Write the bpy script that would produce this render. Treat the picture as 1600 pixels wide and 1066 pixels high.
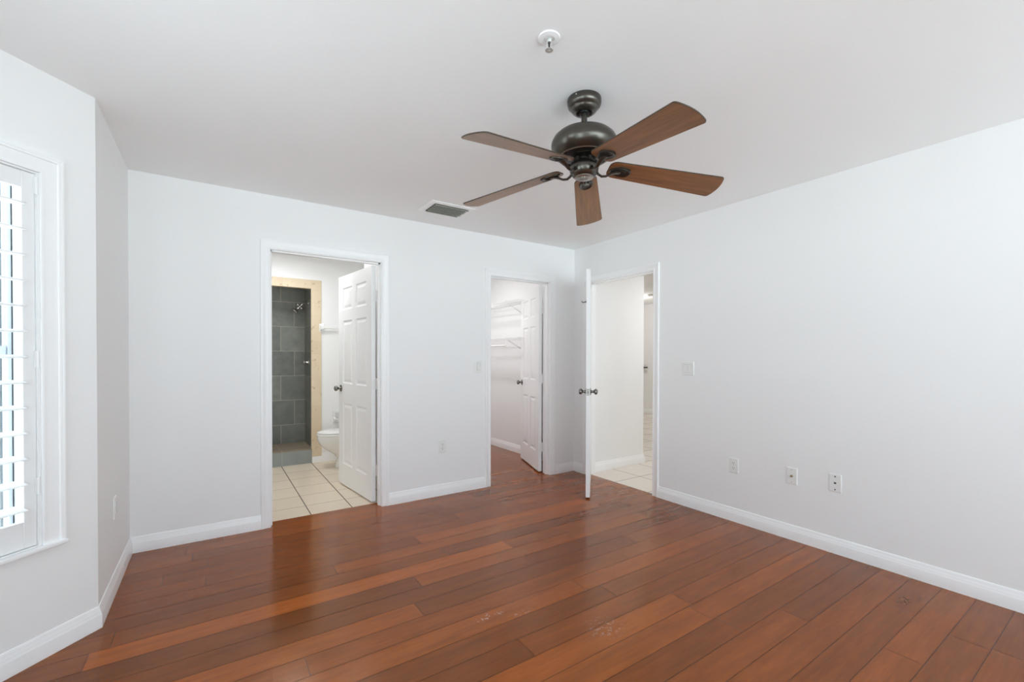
import bpy, bmesh, math, random
from mathutils import Vector, Matrix

for o in list(bpy.data.objects):
    bpy.data.objects.remove(o, do_unlink=True)
scene = bpy.context.scene
col = scene.collection
R = math.radians
S2 = math.sqrt(0.5)

# ------------------------------------------------------------------ camera
YAW, PITCH, ROLL = 0.591803, -0.009248, 0.002044
cam = bpy.data.cameras.new('camera')
cam.sensor_width = 36.0
cam.sensor_fit = 'HORIZONTAL'
cam.lens = 693.807 / 1600 * 36.0
cam.shift_y = (564.36 - 533.0) / 1600.0
cam.clip_start = 0.02
cam_ob = bpy.data.objects.new('camera', cam)
col.objects.link(cam_ob)
_F = Vector((math.sin(YAW), math.cos(YAW), 0))
_Rr = Vector((math.cos(YAW), -math.sin(YAW), 0))
_U = Vector((0, 0, 1))
_F2 = _F * math.cos(PITCH) + _U * math.sin(PITCH)
_U2 = -_F * math.sin(PITCH) + _U * math.cos(PITCH)
_R3 = _Rr * math.cos(ROLL) + _U2 * math.sin(ROLL)
_U3 = -_Rr * math.sin(ROLL) + _U2 * math.cos(ROLL)
_m = Matrix((_R3, _U3, -_F2)).transposed().to_4x4()
_m.translation = Vector((-3.3139, -3.6965, 1.2578))
cam_ob.matrix_world = _m
scene.camera = cam_ob

# ------------------------------------------------------------------ view / world / light
scene.view_settings.view_transform = 'Standard'
scene.view_settings.look = 'None'
scene.view_settings.gamma = 1.0
scene.view_settings.use_curve_mapping = False
scene.view_settings.exposure = 1.34
scene.cycles.max_bounces = 14
scene.cycles.diffuse_bounces = 9
scene.cycles.glossy_bounces = 5
scene.cycles.transparent_max_bounces = 12
scene.cycles.sample_clamp_indirect = 3.0
scene.cycles.caustics_reflective = False
scene.cycles.caustics_refractive = False
scene.cycles.blur_glossy = 0.6

world = bpy.data.worlds.new('sky')
scene.world = world
world.use_nodes = True
wn = world.node_tree.nodes
wl = world.node_tree.links
wn.clear()
w_out = wn.new('ShaderNodeOutputWorld')
w_bg = wn.new('ShaderNodeBackground')
w_tc = wn.new('ShaderNodeTexCoord')
w_sep = wn.new('ShaderNodeSeparateXYZ')
w_ramp = wn.new('ShaderNodeValToRGB')
# below the horizon: glow added to light the ceiling from below; above: bright hazy sky
w_ramp.color_ramp.elements[0].position = 0.48
w_ramp.color_ramp.elements[0].color = (1.34, 1.53, 1.62, 1)
w_ramp.color_ramp.elements[1].position = 0.53
w_ramp.color_ramp.elements[1].color = (0.58, 0.68, 0.77, 1)
wl.new(w_tc.outputs['Generated'], w_sep.inputs[0])
w_map = wn.new('ShaderNodeMath')
w_map.operation = 'MULTIPLY_ADD'
w_map.inputs[1].default_value = 0.5
w_map.inputs[2].default_value = 0.5
wl.new(w_sep.outputs['Z'], w_map.inputs[0])
wl.new(w_map.outputs[0], w_ramp.inputs[0])
wl.new(w_ramp.outputs[0], w_bg.inputs['Color'])
wl.new(w_bg.outputs[0], w_out.inputs['Surface'])
w_bg.inputs['Strength'].default_value = 2.0


def area(name, loc, rot, sx, sy, power, color=(1, 1, 1), portal=False, shape='RECTANGLE'):
    li = bpy.data.lights.new(name, 'AREA')
    li.shape = shape
    li.size = sx
    li.size_y = sy
    li.energy = power
    li.color = color
    if portal:
        li.cycles.is_portal = True
    ob = bpy.data.objects.new(name, li)
    ob.location = loc
    ob.rotation_euler = rot
    col.objects.link(ob)
    return ob


H = 2.44            # ceiling height
W = 3.76            # bedroom width, back right corner is the origin
YB = -0.934         # where the short left wall meets the bay
BAY = 1.0           # length of each slanted bay wall
YR = -6.4          # wall behind the camera
XB = -W - BAY * S2  # straight bay wall
Y1 = YB - BAY * S2
Y2 = Y1 - 1.60
Y3 = Y2 - BAY * S2
TW = 0.115          # partition thickness
TE = 0.20           # outside wall thickness

# daylight guides at the windows (portals give off nothing themselves)
_bc = Vector((-W - S2 * 0.5, YB - S2 * 0.5, 1.245))
area('daylight_bay_slant', _bc + Vector((-S2, S2, 0)) * 0.21, (R(90), 0, R(45 + 180)), 0.6, 1.56, 1, portal=True)
area('daylight_bay_front', (XB - 0.21, (Y1 + Y2) / 2, 1.245), (R(90), 0, R(-90)), 0.60, 1.56, 1, portal=True)
_bc3 = Vector((-W - S2 * 0.5, Y2 - S2 * 0.5, 1.245))
area('daylight_bay_return', _bc3 + Vector((-S2, -S2, 0)) * 0.21, (R(90), 0, R(-45)), 0.6, 1.56, 1, portal=True)
area('daylight_added_rear', (-1.88, YR - 0.21, 1.11), (R(90), 0, 0), 3.44, 2.18, 1, portal=True)  # guide for the added rear opening
# the closet's lamp, and unseen fill lights added beyond the other doors
area('bathroom_fill', (-2.75, 1.15, H - 0.03), (0, 0, 0), 0.5, 0.5, 5.9, (0.95, 0.98, 1.0))  # added unseen, brightens the bathroom
area('shower_fill', (-2.8, 2.3, 2.26), (0, 0, 0), 0.12, 0.12, 0.25, (1.0, 0.95, 0.85), shape='DISK')  # added unseen, warms the upper slate
area('closet_lamp', (-0.95, 1.25, H - 0.03), (0, 0, 0), 0.14, 0.14, 4.7, (0.98, 0.99, 1.0), shape='DISK')
area('hallway_fill', (1.3, -1.2, H - 0.03), (0, 0, 0), 0.5, 0.5, 7.2, (0.95, 0.98, 1.0))  # added unseen, brightens the hallway
lp = bpy.data.lights.new('living_room_fill', 'POINT')  # light added out of view to brighten the far ceiling and wall
lp.energy = 8.0
lp.color = (1.0, 0.97, 0.94)
lp.shadow_soft_size = 0.12
lp_ob = bpy.data.objects.new('living_room_fill', lp)
lp_ob.location = (3.45, 2.35, 2.24)
col.objects.link(lp_ob)


# ------------------------------------------------------------------ materials
MATS = {}


def newmat(name):
    m = bpy.data.materials.new(name)
    m.use_nodes = True
    nt = m.node_tree
    b = nt.nodes['Principled BSDF']
    MATS[name] = m
    return m, nt, b


def plain(name, color, rough=0.5, metal=0.0, spec=0.5, bump=None, coat=0.0, var=0.0):
    m, nt, b = newmat(name)
    b.inputs['Base Color'].default_value = (*color, 1)
    b.inputs['Roughness'].default_value = rough
    b.inputs['Metallic'].default_value = metal
    b.inputs['Specular IOR Level'].default_value = spec
    b.inputs['Coat Weight'].default_value = coat
    tc = nt.nodes.new('ShaderNodeTexCoord')
    if bump:
        sc, st, dist = bump
        n = nt.nodes.new('ShaderNodeTexNoise')
        n.inputs['Scale'].default_value = sc
        n.inputs['Detail'].default_value = 4
        nt.links.new(tc.outputs['Object'], n.inputs['Vector'])
        bp = nt.nodes.new('ShaderNodeBump')
        bp.inputs['Strength'].default_value = st
        bp.inputs['Distance'].default_value = dist
        nt.links.new(n.outputs['Fac'], bp.inputs['Height'])
        nt.links.new(bp.outputs[0], b.inputs['Normal'])
    if var:
        n2 = nt.nodes.new('ShaderNodeTexNoise')
        n2.inputs['Scale'].default_value = 6
        n2.inputs['Detail'].default_value = 3
        nt.links.new(tc.outputs['Object'], n2.inputs['Vector'])
        mx = nt.nodes.new('ShaderNodeMix')
        mx.data_type = 'RGBA'
        mx.inputs['A'].default_value = (*[c * (1 - var) for c in color], 1)
        mx.inputs['B'].default_value = (*[min(1, c * (1 + var)) for c in color], 1)
        nt.links.new(n2.outputs['Fac'], mx.inputs['Factor'])
        nt.links.new(mx.outputs['Result'], b.inputs['Base Color'])
    return m


M_WALL = plain('wall_paint', (0.895, 0.895, 0.892), 0.62, spec=0.3, bump=(160, 0.06, 0.002))
M_CEIL = plain('ceiling_paint', (0.935, 0.94, 0.94), 0.85, spec=0.2, bump=(38, 0.22, 0.004))
M_TRIM = plain('trim_paint', (0.935, 0.935, 0.935), 0.32, spec=0.45)
M_DOOR = plain('door_paint', (0.90, 0.90, 0.90), 0.36, spec=0.45)
M_SHUT = plain('shutter_paint', (0.88, 0.88, 0.88), 0.38, spec=0.45)
M_PLATE = plain('white_plastic', (0.85, 0.85, 0.83), 0.35)
M_SLOT = plain('dark_slot', (0.03, 0.03, 0.03), 0.6)
M_GREY = plain('grey_plastic', (0.45, 0.45, 0.44), 0.5)
M_RECESS_SHADE = plain('shaded_ceramic', (0.66, 0.66, 0.65), 0.3)  # ceramic greyed to paint in the shade inside the holder
M_BRONZE = plain('dark_bronze', (0.105, 0.096, 0.083), 0.29, metal=0.9, var=0.1)
M_BLACK = plain('black_metal', (0.012, 0.011, 0.010), 0.4, metal=0.3)
M_RING = plain('brushed_ring', (0.42, 0.40, 0.37), 0.35, metal=0.9)
M_CHROME = plain('chrome', (0.62, 0.61, 0.59), 0.12, metal=1.0)
M_NICKEL = plain('satin_nickel', (0.26, 0.25, 0.235), 0.18, metal=1.0)
M_HINGE = plain('painted_hinge', (0.86, 0.86, 0.85), 0.4)
M_BRASS = plain('brass', (0.42, 0.34, 0.17), 0.35, metal=0.9)
M_CERAM = plain('white_ceramic', (0.87, 0.87, 0.86), 0.12, coat=0.3)
M_SEAT = plain('toilet_seat_plastic', (0.88, 0.88, 0.88), 0.2)
M_GALV = plain('grille_metal', (0.58, 0.58, 0.52), 0.5, metal=0.1)
M_DUCT = plain('duct_interior', (0.16, 0.16, 0.13), 0.8)
M_WIRE = plain('white_coated_wire', (0.86, 0.86, 0.85), 0.35)
M_DARKWOOD = plain('dark_ledge', (0.05, 0.035, 0.025), 0.5)
M_VINYL = plain('grey_window_frame', (0.50, 0.53, 0.57), 0.4)
M_SUB = plain('floor_gap', (0.040, 0.014, 0.006), 0.3)
M_GROUND = plain('outdoor_paving', (0.45, 0.44, 0.42), 0.9, bump=(20, 0.4, 0.01))


def glass_mat():
    m, nt, b = newmat('window_glass')
    nt.nodes.remove(b)
    out = nt.nodes['Material Output']
    tr = nt.nodes.new('ShaderNodeBsdfTransparent')
    tr.inputs[0].default_value = (0.96, 0.98, 0.98, 1)
    gl = nt.nodes.new('ShaderNodeBsdfGlossy')
    gl.inputs['Roughness'].default_value = 0.02
    lw = nt.nodes.new('ShaderNodeLayerWeight')
    lw.inputs['Blend'].default_value = 0.5
    p5 = nt.nodes.new('ShaderNodeMath')
    p5.operation = 'POWER'
    p5.inputs[1].default_value = 5.0
    nt.links.new(lw.outputs['Facing'], p5.inputs[0])
    sch = nt.nodes.new('ShaderNodeMath')
    sch.operation = 'MULTIPLY_ADD'
    sch.inputs[1].default_value = 0.96
    sch.inputs[2].default_value = 0.04
    nt.links.new(p5.outputs[0], sch.inputs[0])
    mx = nt.nodes.new('ShaderNodeMixShader')
    nt.links.new(sch.outputs[0], mx.inputs[0])
    nt.links.new(tr.outputs[0], mx.inputs[1])
    nt.links.new(gl.outputs[0], mx.inputs[2])
    nt.links.new(mx.outputs[0], out.inputs['Surface'])
    return m


M_GLASS = glass_mat()


def math_node(nt, op, a, b=None, c=None):
    n = nt.nodes.new('ShaderNodeMath')
    n.operation = op
    for i, v in enumerate((a, b, c)):
        if v is None:
            continue
        if isinstance(v, (int, float)):
            n.inputs[i].default_value = v
        else:
            nt.links.new(v, n.inputs[i])
    return n.outputs[0]


def mix_rgb(nt, fac, a, b, blend='MIX'):
    n = nt.nodes.new('ShaderNodeMix')
    n.data_type = 'RGBA'
    n.blend_type = blend
    for key, v in (('Factor', fac), ('A', a), ('B', b)):
        if isinstance(v, (int, float)):
            n.inputs[key].default_value = v
        elif isinstance(v, tuple):
            n.inputs[key].default_value = (*v, 1) if len(v) == 3 else v
        else:
            nt.links.new(v, n.inputs[key])
    return n.outputs['Result']


def wood_floor_mat():
    m, nt, b = newmat('cherry_floor_boards')
    at = nt.nodes.new('ShaderNodeAttribute')
    at.attribute_name = 'board'
    sep = nt.nodes.new('ShaderNodeSeparateColor')
    nt.links.new(at.outputs['Color'], sep.inputs[0])
    tone, hue, seed = sep.outputs[0], sep.outputs[1], sep.outputs[2]
    tc = nt.nodes.new('ShaderNodeTexCoord')
    mp = nt.nodes.new('ShaderNodeMapping')
    nt.links.new(tc.outputs['Object'], mp.inputs['Vector'])
    comb = nt.nodes.new('ShaderNodeCombineXYZ')
    nt.links.new(math_node(nt, 'MULTIPLY', seed, 37.0), comb.inputs[0])
    nt.links.new(math_node(nt, 'MULTIPLY', seed, 91.0), comb.inputs[2])
    nt.links.new(comb.outputs[0], mp.inputs['Location'])

    def noise(vec_scale, scale, detail, rough=0.6):
        v = nt.nodes.new('ShaderNodeVectorMath')
        v.operation = 'MULTIPLY'
        v.inputs[1].default_value = vec_scale
        nt.links.new(mp.outputs[0], v.inputs[0])
        n = nt.nodes.new('ShaderNodeTexNoise')
        n.inputs['Scale'].default_value = scale
        n.inputs['Detail'].default_value = detail
        n.inputs['Roughness'].default_value = rough
        nt.links.new(v.outputs[0], n.inputs['Vector'])
        return n.outputs['Fac']
    streak = noise((0.6, 9.0, 1.0), 3.0, 3)
    fine = noise((2.5, 24.0, 1.0), 4.0, 2, 0.6)
    blotch = noise((1.0, 2.2, 1.0), 2.6, 3)
    base = mix_rgb(nt, hue, (0.188, 0.046, 0.008), (0.305, 0.076, 0.010))
    br = math_node(nt, 'MULTIPLY_ADD', streak, 0.75, 0.625)
    br2 = math_node(nt, 'MULTIPLY_ADD', fine, 0.40, 0.80)
    br3 = math_node(nt, 'MULTIPLY_ADD', blotch, 0.5, 0.75)
    k = math_node(nt, 'MULTIPLY', math_node(nt, 'MULTIPLY', br, br2), math_node(nt, 'MULTIPLY', br3, math_node(nt, 'MULTIPLY', tone, 2.0)))
    colr = mix_rgb(nt, 1.0, base, k, 'MULTIPLY')
    # worn scratches in two places on the boards
    pos = nt.nodes.new('ShaderNodeSeparateXYZ')
    nt.links.new(tc.outputs['Object'], pos.inputs[0])
    def patch(spots):
        tot = None
        for (sx, sy, rx, ry, amt) in spots:
            dx = math_node(nt, 'DIVIDE', math_node(nt, 'SUBTRACT', pos.outputs[0], sx), rx)
            dy = math_node(nt, 'DIVIDE', math_node(nt, 'SUBTRACT', pos.outputs[1], sy), ry)
            d2 = math_node(nt, 'ADD', math_node(nt, 'MULTIPLY', dx, dx), math_node(nt, 'MULTIPLY', dy, dy))
            f = math_node(nt, 'MULTIPLY', math_node(nt, 'MAXIMUM', math_node(nt, 'SUBTRACT', 1.0, d2), 0.0), amt)
            tot = f if tot is None else math_node(nt, 'MAXIMUM', tot, f)
        return tot
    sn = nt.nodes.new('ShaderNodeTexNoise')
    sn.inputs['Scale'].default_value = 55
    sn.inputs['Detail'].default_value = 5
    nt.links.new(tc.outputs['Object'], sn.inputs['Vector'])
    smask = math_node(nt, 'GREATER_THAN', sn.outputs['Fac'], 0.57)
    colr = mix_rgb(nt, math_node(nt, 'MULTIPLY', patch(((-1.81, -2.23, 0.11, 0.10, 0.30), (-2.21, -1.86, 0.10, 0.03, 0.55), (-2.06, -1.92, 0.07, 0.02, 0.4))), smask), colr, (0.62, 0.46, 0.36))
    dmask = math_node(nt, 'GREATER_THAN', sn.outputs['Fac'], 0.53)
    colr = mix_rgb(nt, math_node(nt, 'MULTIPLY', patch(((-0.36, -2.93, 0.10, 0.035, 0.8), (-0.50, -2.96, 0.05, 0.02, 0.6), (-0.27, -2.97, 0.06, 0.02, 0.5))), dmask), colr, (0.045, 0.014, 0.007))
    nt.links.new(colr, b.inputs['Base Color'])
    rg = math_node(nt, 'MULTIPLY_ADD', tone, 0.02, 0.165)
    nt.links.new(rg, b.inputs['Roughness'])
    b.inputs['Specular IOR Level'].default_value = 0.60
    b.inputs['Specular Tint'].default_value = (1.0, 0.64, 0.38, 1)
    return m


M_FLOOR = wood_floor_mat()


def grid_tile_mat(name, color_a, color_b, joint, pitch, ox, oy, gap, rough, ax=('X', 'Y'), offset=False, nscale=4.0, bump=0.3, blotch=None, row_thin=1.0):
    """tile grid in object space; 'offset' shifts every other row by half a tile"""
    m, nt, b = newmat(name)
    tc = nt.nodes.new('ShaderNodeTexCoord')
    sp = nt.nodes.new('ShaderNodeSeparateXYZ')
    nt.links.new(tc.outputs['Object'], sp.inputs[0])
    u, v = sp.outputs[ax[0]], sp.outputs[ax[1]]
    vr = math_node(nt, 'DIVIDE', math_node(nt, 'SUBTRACT', v, oy), pitch[1])
    ur = math_node(nt, 'DIVIDE', math_node(nt, 'SUBTRACT', u, ox), pitch[0])
    row = math_node(nt, 'FLOOR', vr)
    if offset:
        half = math_node(nt, 'MULTIPLY', math_node(nt, 'FLOORED_MODULO', row, 2.0), 0.5)
        ur = math_node(nt, 'ADD', ur, half)
    colm = math_node(nt, 'FLOOR', ur)
    fu = math_node(nt, 'SUBTRACT', ur, colm)
    fv = math_node(nt, 'SUBTRACT', vr, row)
    eu = math_node(nt, 'MULTIPLY', math_node(nt, 'MINIMUM', fu, math_node(nt, 'SUBTRACT', 1.0, fu)), pitch[0])
    ev = math_node(nt, 'MULTIPLY', math_node(nt, 'MINIMUM', fv, math_node(nt, 'SUBTRACT', 1.0, fv)), pitch[1])
    e = math_node(nt, 'MINIMUM', eu, math_node(nt, 'MULTIPLY', ev, row_thin))
    mask = math_node(nt, 'LESS_THAN', e, gap / 2)
    cid = nt.nodes.new('ShaderNodeCombineXYZ')
    nt.links.new(colm, cid.inputs[0])
    nt.links.new(row, cid.inputs[1])
    wnz = nt.nodes.new('ShaderNodeTexWhiteNoise')
    wnz.noise_dimensions = '3D'
    nt.links.new(cid.outputs[0], wnz.inputs['Vector'])
    n = nt.nodes.new('ShaderNodeTexNoise')
    n.inputs['Scale'].default_value = nscale
    n.inputs['Detail'].default_value = 5
    n.inputs['Roughness'].default_value = 0.6
    vadd = nt.nodes.new('ShaderNodeVectorMath')
    vadd.operation = 'MULTIPLY_ADD'
    vadd.inputs[1].default_value = (7, 7, 7)
    nt.links.new(wnz.outputs['Color'], vadd.inputs[0])
    nt.links.new(tc.outputs['Object'], vadd.inputs[2])
    nt.links.new(vadd.outputs[0], n.inputs['Vector'])
    f = math_node(nt, 'ADD', math_node(nt, 'MULTIPLY', n.outputs['Fac'], 0.7), math_node(nt, 'MULTIPLY', wnz.outputs['Value'], 0.3))
    c = mix_rgb(nt, f, color_a, color_b)
    if blotch:
        n3 = nt.nodes.new('ShaderNodeTexNoise')
        n3.inputs['Scale'].default_value = blotch[1]
        n3.inputs['Detail'].default_value = 4
        nt.links.new(tc.outputs['Object'], n3.inputs['Vector'])
        c = mix_rgb(nt, math_node(nt, 'MULTIPLY', math_node(nt, 'GREATER_THAN', n3.outputs['Fac'], 0.66), 0.55), c, blotch[0])
    c = mix_rgb(nt, mask, c, joint)
    nt.links.new(c, b.inputs['Base Color'])
    nt.links.new(math_node(nt, 'MULTIPLY_ADD', mask, 0.9 - rough, rough), b.inputs['Roughness'])
    bp = nt.nodes.new('ShaderNodeBump')
    bp.inputs['Strength'].default_value = bump
    bp.inputs['Distance'].default_value = 0.003
    h = math_node(nt, 'SUBTRACT', math_node(nt, 'MULTIPLY', n.outputs['Fac'], 0.4), mask)
    nt.links.new(h, bp.inputs['Height'])
    nt.links.new(bp.outputs[0], b.inputs['Normal'])
    return m


SL_A, SL_B, SL_J = (0.045, 0.052, 0.047), (0.330, 0.330, 0.290), (0.46, 0.42, 0.34)
M_SLATE_B = grid_tile_mat('slate_tile_rear', SL_A, SL_B, SL_J, (0.314, 0.3140), -2.606, 0.070, 0.006, 0.42, ('X', 'Z'), True, nscale=9)
M_SLATE_S = grid_tile_mat('slate_tile_side', SL_A, SL_B, SL_J, (0.314, 0.3140), 2.62, 0.070, 0.006, 0.42, ('Y', 'Z'), True, nscale=9)
M_SLATE_C = grid_tile_mat('slate_tile_curb', (0.20, 0.225, 0.225), (0.36, 0.38, 0.36), SL_J, (0.314, 0.40), -2.667, -0.1, 0.005, 0.5, ('X', 'Z'), False, nscale=6)
M_CURBTOP = grid_tile_mat('slate_tile_curb_top', (0.20, 0.155, 0.11), (0.33, 0.28, 0.21), (0.55, 0.45, 0.33), (0.314, 0.07), -2.667, 1.975, 0.006, 0.55, ('X', 'Y'), False, nscale=8)
M_TRAV = grid_tile_mat('travertine', (0.66, 0.51, 0.34), (0.80, 0.68, 0.50), (0.62, 0.53, 0.40), (0.30, 0.152), -2.356, 0.07, 0.002, 0.45, ('X', 'Z'), False, nscale=9, blotch=((0.45, 0.32, 0.18), 26))
M_BTILE = grid_tile_mat('bathroom_floor_tile', (0.72, 0.61, 0.48), (0.82, 0.72, 0.59), (0.11, 0.085, 0.065), (0.3165, 0.3150), -2.674, 0.365, 0.0080, 0.3, nscale=3, bump=0.15, row_thin=1.9)
M_HTILE = grid_tile_mat('hallway_floor_tile', (0.72, 0.65, 0.57), (0.82, 0.76, 0.69), (0.20, 0.18, 0.16), (0.43, 0.41), 0.845, -0.57, 0.008, 0.3, nscale=3, bump=0.15)


def blade_mat():
    m, nt, b = newmat('walnut_blade')
    tc = nt.nodes.new('ShaderNodeTexCoord')
    v = nt.nodes.new('ShaderNodeVectorMath')
    v.operation = 'MULTIPLY'
    v.inputs[1].default_value = (1.1, 16.0, 1.0)
    nt.links.new(tc.outputs['Object'], v.inputs[0])
    n = nt.nodes.new('ShaderNodeTexNoise')
    n.inputs['Scale'].default_value = 3.2
    n.inputs['Detail'].default_value = 6
    n.inputs['Roughness'].default_value = 0.62
    nt.links.new(v.outputs[0], n.inputs['Vector'])
    cr = nt.nodes.new('ShaderNodeValToRGB')
    cr.color_ramp.elements[0].position = 0.30
    cr.color_ramp.elements[0].color = (0.095, 0.034, 0.016, 1)
    cr.color_ramp.elements[1].position = 0.72
    cr.color_ramp.elements[1].color = (0.30, 0.115, 0.045, 1)
    nt.links.new(n.outputs['Fac'], cr.inputs[0])
    nt.links.new(cr.outputs[0], b.inputs['Base Color'])
    b.inputs['Roughness'].default_value = 0.34
    b.inputs['Specular Tint'].default_value = (1.0, 0.82, 0.52, 1)
    b.inputs['IOR'].default_value = 2.1
    return m


M_BLADE = blade_mat()
M_EDGE = plain('blade_edge_banding', (0.055, 0.036, 0.022), 0.4)


def siding_mat():
    m, nt, b = newmat('painted_siding')
    tc = nt.nodes.new('ShaderNodeTexCoord')
    sp = nt.nodes.new('ShaderNodeSeparateXYZ')
    nt.links.new(tc.outputs['Object'], sp.inputs[0])
    wv = nt.nodes.new('ShaderNodeTexNoise')
    wv.inputs['Scale'].default_value = 1.0
    wv.inputs['Detail'].default_value = 4
    cb = nt.nodes.new('ShaderNodeCombineXYZ')
    nt.links.new(math_node(nt, 'MULTIPLY', sp.outputs[0], 26.0), cb.inputs[0])
    nt.links.new(math_node(nt, 'MULTIPLY', sp.outputs[2], 0.2), cb.inputs[2])
    nt.links.new(cb.outputs[0], wv.inputs['Vector'])
    cr = nt.nodes.new('ShaderNodeValToRGB')
    cr.color_ramp.elements[0].position = 0.35
    cr.color_ramp.elements[0].color = (0.09, 0.102, 0.115, 1)
    cr.color_ramp.elements[1].position = 0.62
    cr.color_ramp.elements[1].color = (0.27, 0.27, 0.245, 1)
    nt.links.new(wv.outputs['Fac'], cr.inputs[0])
    nt.links.new(cr.outputs[0], b.inputs['Base Color'])
    b.inputs['Roughness'].default_value = 0.8
    return m


M_SIDING = siding_mat()


# ------------------------------------------------------------------ mesh helper
class MB:
    def __init__(self):
        self.v, self.f, self.mi = [], [], []

    def face(self, pts, mi=0):
        i = len(self.v)
        self.v += [tuple(p) for p in pts]
        self.f.append(list(range(i, i + len(pts))))
        self.mi.append(mi)

    def poly(self, verts, faces, mi=0, M=None):
        i = len(self.v)
        for p in verts:
            p = Vector(p)
            if M is not None:
                p = M @ p
            self.v.append(tuple(p))
        for f in faces:
            self.f.append([i + k for k in f])
            self.mi.append(mi)
        return self

    def box(self, a, b, mi=0, M=None):
        x0, x1 = sorted((a[0], b[0])); y0, y1 = sorted((a[1], b[1])); z0, z1 = sorted((a[2], b[2]))
        vs = [(x0, y0, z0), (x1, y0, z0), (x1, y1, z0), (x0, y1, z0), (x0, y0, z1), (x1, y0, z1), (x1, y1, z1), (x0, y1, z1)]
        fs = [(0, 3, 2, 1), (4, 5, 6, 7), (0, 1, 5, 4), (1, 2, 6, 5), (2, 3, 7, 6), (3, 0, 4, 7)]
        return self.poly(vs, fs, mi, M)

    def loft(self, rings, cap=True, mi=0, M=None, closed=False):
        """rings: lists of points of equal length"""
        n = len(rings[0])
        vs = [p for r in rings for p in r]
        fs = []
        m = len(rings)
        for i in range(m if closed else m - 1):
            j = (i + 1) % m
            for k in range(n):
                l = (k + 1) % n
                fs.append((i * n + k, i * n + l, j * n + l, j * n + k))
        if cap and not closed:
            fs.append(tuple(reversed(range(n))))
            fs.append(tuple((m - 1) * n + k for k in range(n)))
        return self.poly(vs, fs, mi, M)

    def lathe(self, prof, n=40, M=None, mi=0, cap=True):
        """prof: list of (r, z)"""
        rings = []
        for r, z in prof:
            rr = max(r, 1e-5)
            rings.append([(rr * math.cos(2 * math.pi * k / n), rr * math.sin(2 * math.pi * k / n), z) for k in range(n)])
        return self.loft(rings, cap, mi, M)

    def tube(self, pts, rad, n=12, mi=0, M=None, cap=True):
        pts = [Vector(p) for p in pts]
        rings = []
        up = Vector((0, 0, 1))
        prev = None
        for i, p in enumerate(pts):
            if i == 0:
                t = pts[1] - pts[0]
            elif i == len(pts) - 1:
                t = pts[-1] - pts[-2]
            else:
                t = (pts[i + 1] - pts[i]).normalized() + (pts[i] - pts[i - 1]).normalized()
            t.normalize()
            a = prev if prev is not None else (up if abs(t.dot(up)) < 0.95 else Vector((1, 0, 0)))
            x = (a - t * a.dot(t)).normalized()
            prev = x
            y = t.cross(x)
            r = rad[i] if isinstance(rad, (list, tuple)) else rad
            rx, ry = r if isinstance(r, tuple) else (r, r)
            rings.append([p + x * rx * math.cos(2 * math.pi * k / n) + y * ry * math.sin(2 * math.pi * k / n) for k in range(n)])
        return self.loft(rings, cap, mi, M)

    def build(self, name, mat, parent=None, smooth=None, bevel=None, loc=None):
        me = bpy.data.meshes.new(name)
        me.from_pydata(self.v, [], self.f)
        mats = mat if isinstance(mat, (list, tuple)) else [mat]
        for m in mats:
            me.materials.append(m)
        if len(mats) > 1:
            me.polygons.foreach_set('material_index', self.mi)
        bm = bmesh.new()
        bm.from_mesh(me)
        bmesh.ops.remove_doubles(bm, verts=bm.verts, dist=1e-6)
        bmesh.ops.recalc_face_normals(bm, faces=bm.faces)
        bm.to_mesh(me)
        bm.free()
        if smooth:
            me.shade_smooth()
            me.set_sharp_from_angle(angle=R(smooth))
        me.update()
        ob = bpy.data.objects.new(name, me)
        col.objects.link(ob)
        if parent is not None:
            ob.parent = parent
        if loc is not None:
            ob.location = loc
        if bevel:
            b = ob.modifiers.new('edge', 'BEVEL')
            b.width = bevel
            b.segments = 2
            b.limit_method = 'ANGLE'
            b.angle_limit = R(40)
        return ob


def tag(o, label=None, cat=None, group=None, kind=None):
    if label:
        o['label'] = label
    if cat:
        o['category'] = cat
    if group:
        o['group'] = group
    if kind:
        o['kind'] = kind
    return o


def empty(name, loc=(0, 0, 0), rotz=0.0, M=None):
    o = bpy.data.objects.new(name, None)
    o.empty_display_size = 0.1
    col.objects.link(o)
    if M is not None:
        o.matrix_world = M
    else:
        o.location = loc
        o.rotation_euler = (0, 0, rotz)
    return o


def copy_tree(o, parent=None):
    c = o.copy()
    col.objects.link(c)
    if parent is not None:
        c.parent = parent
    for ch in list(o.children):
        copy_tree(ch, c)
    return c


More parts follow.
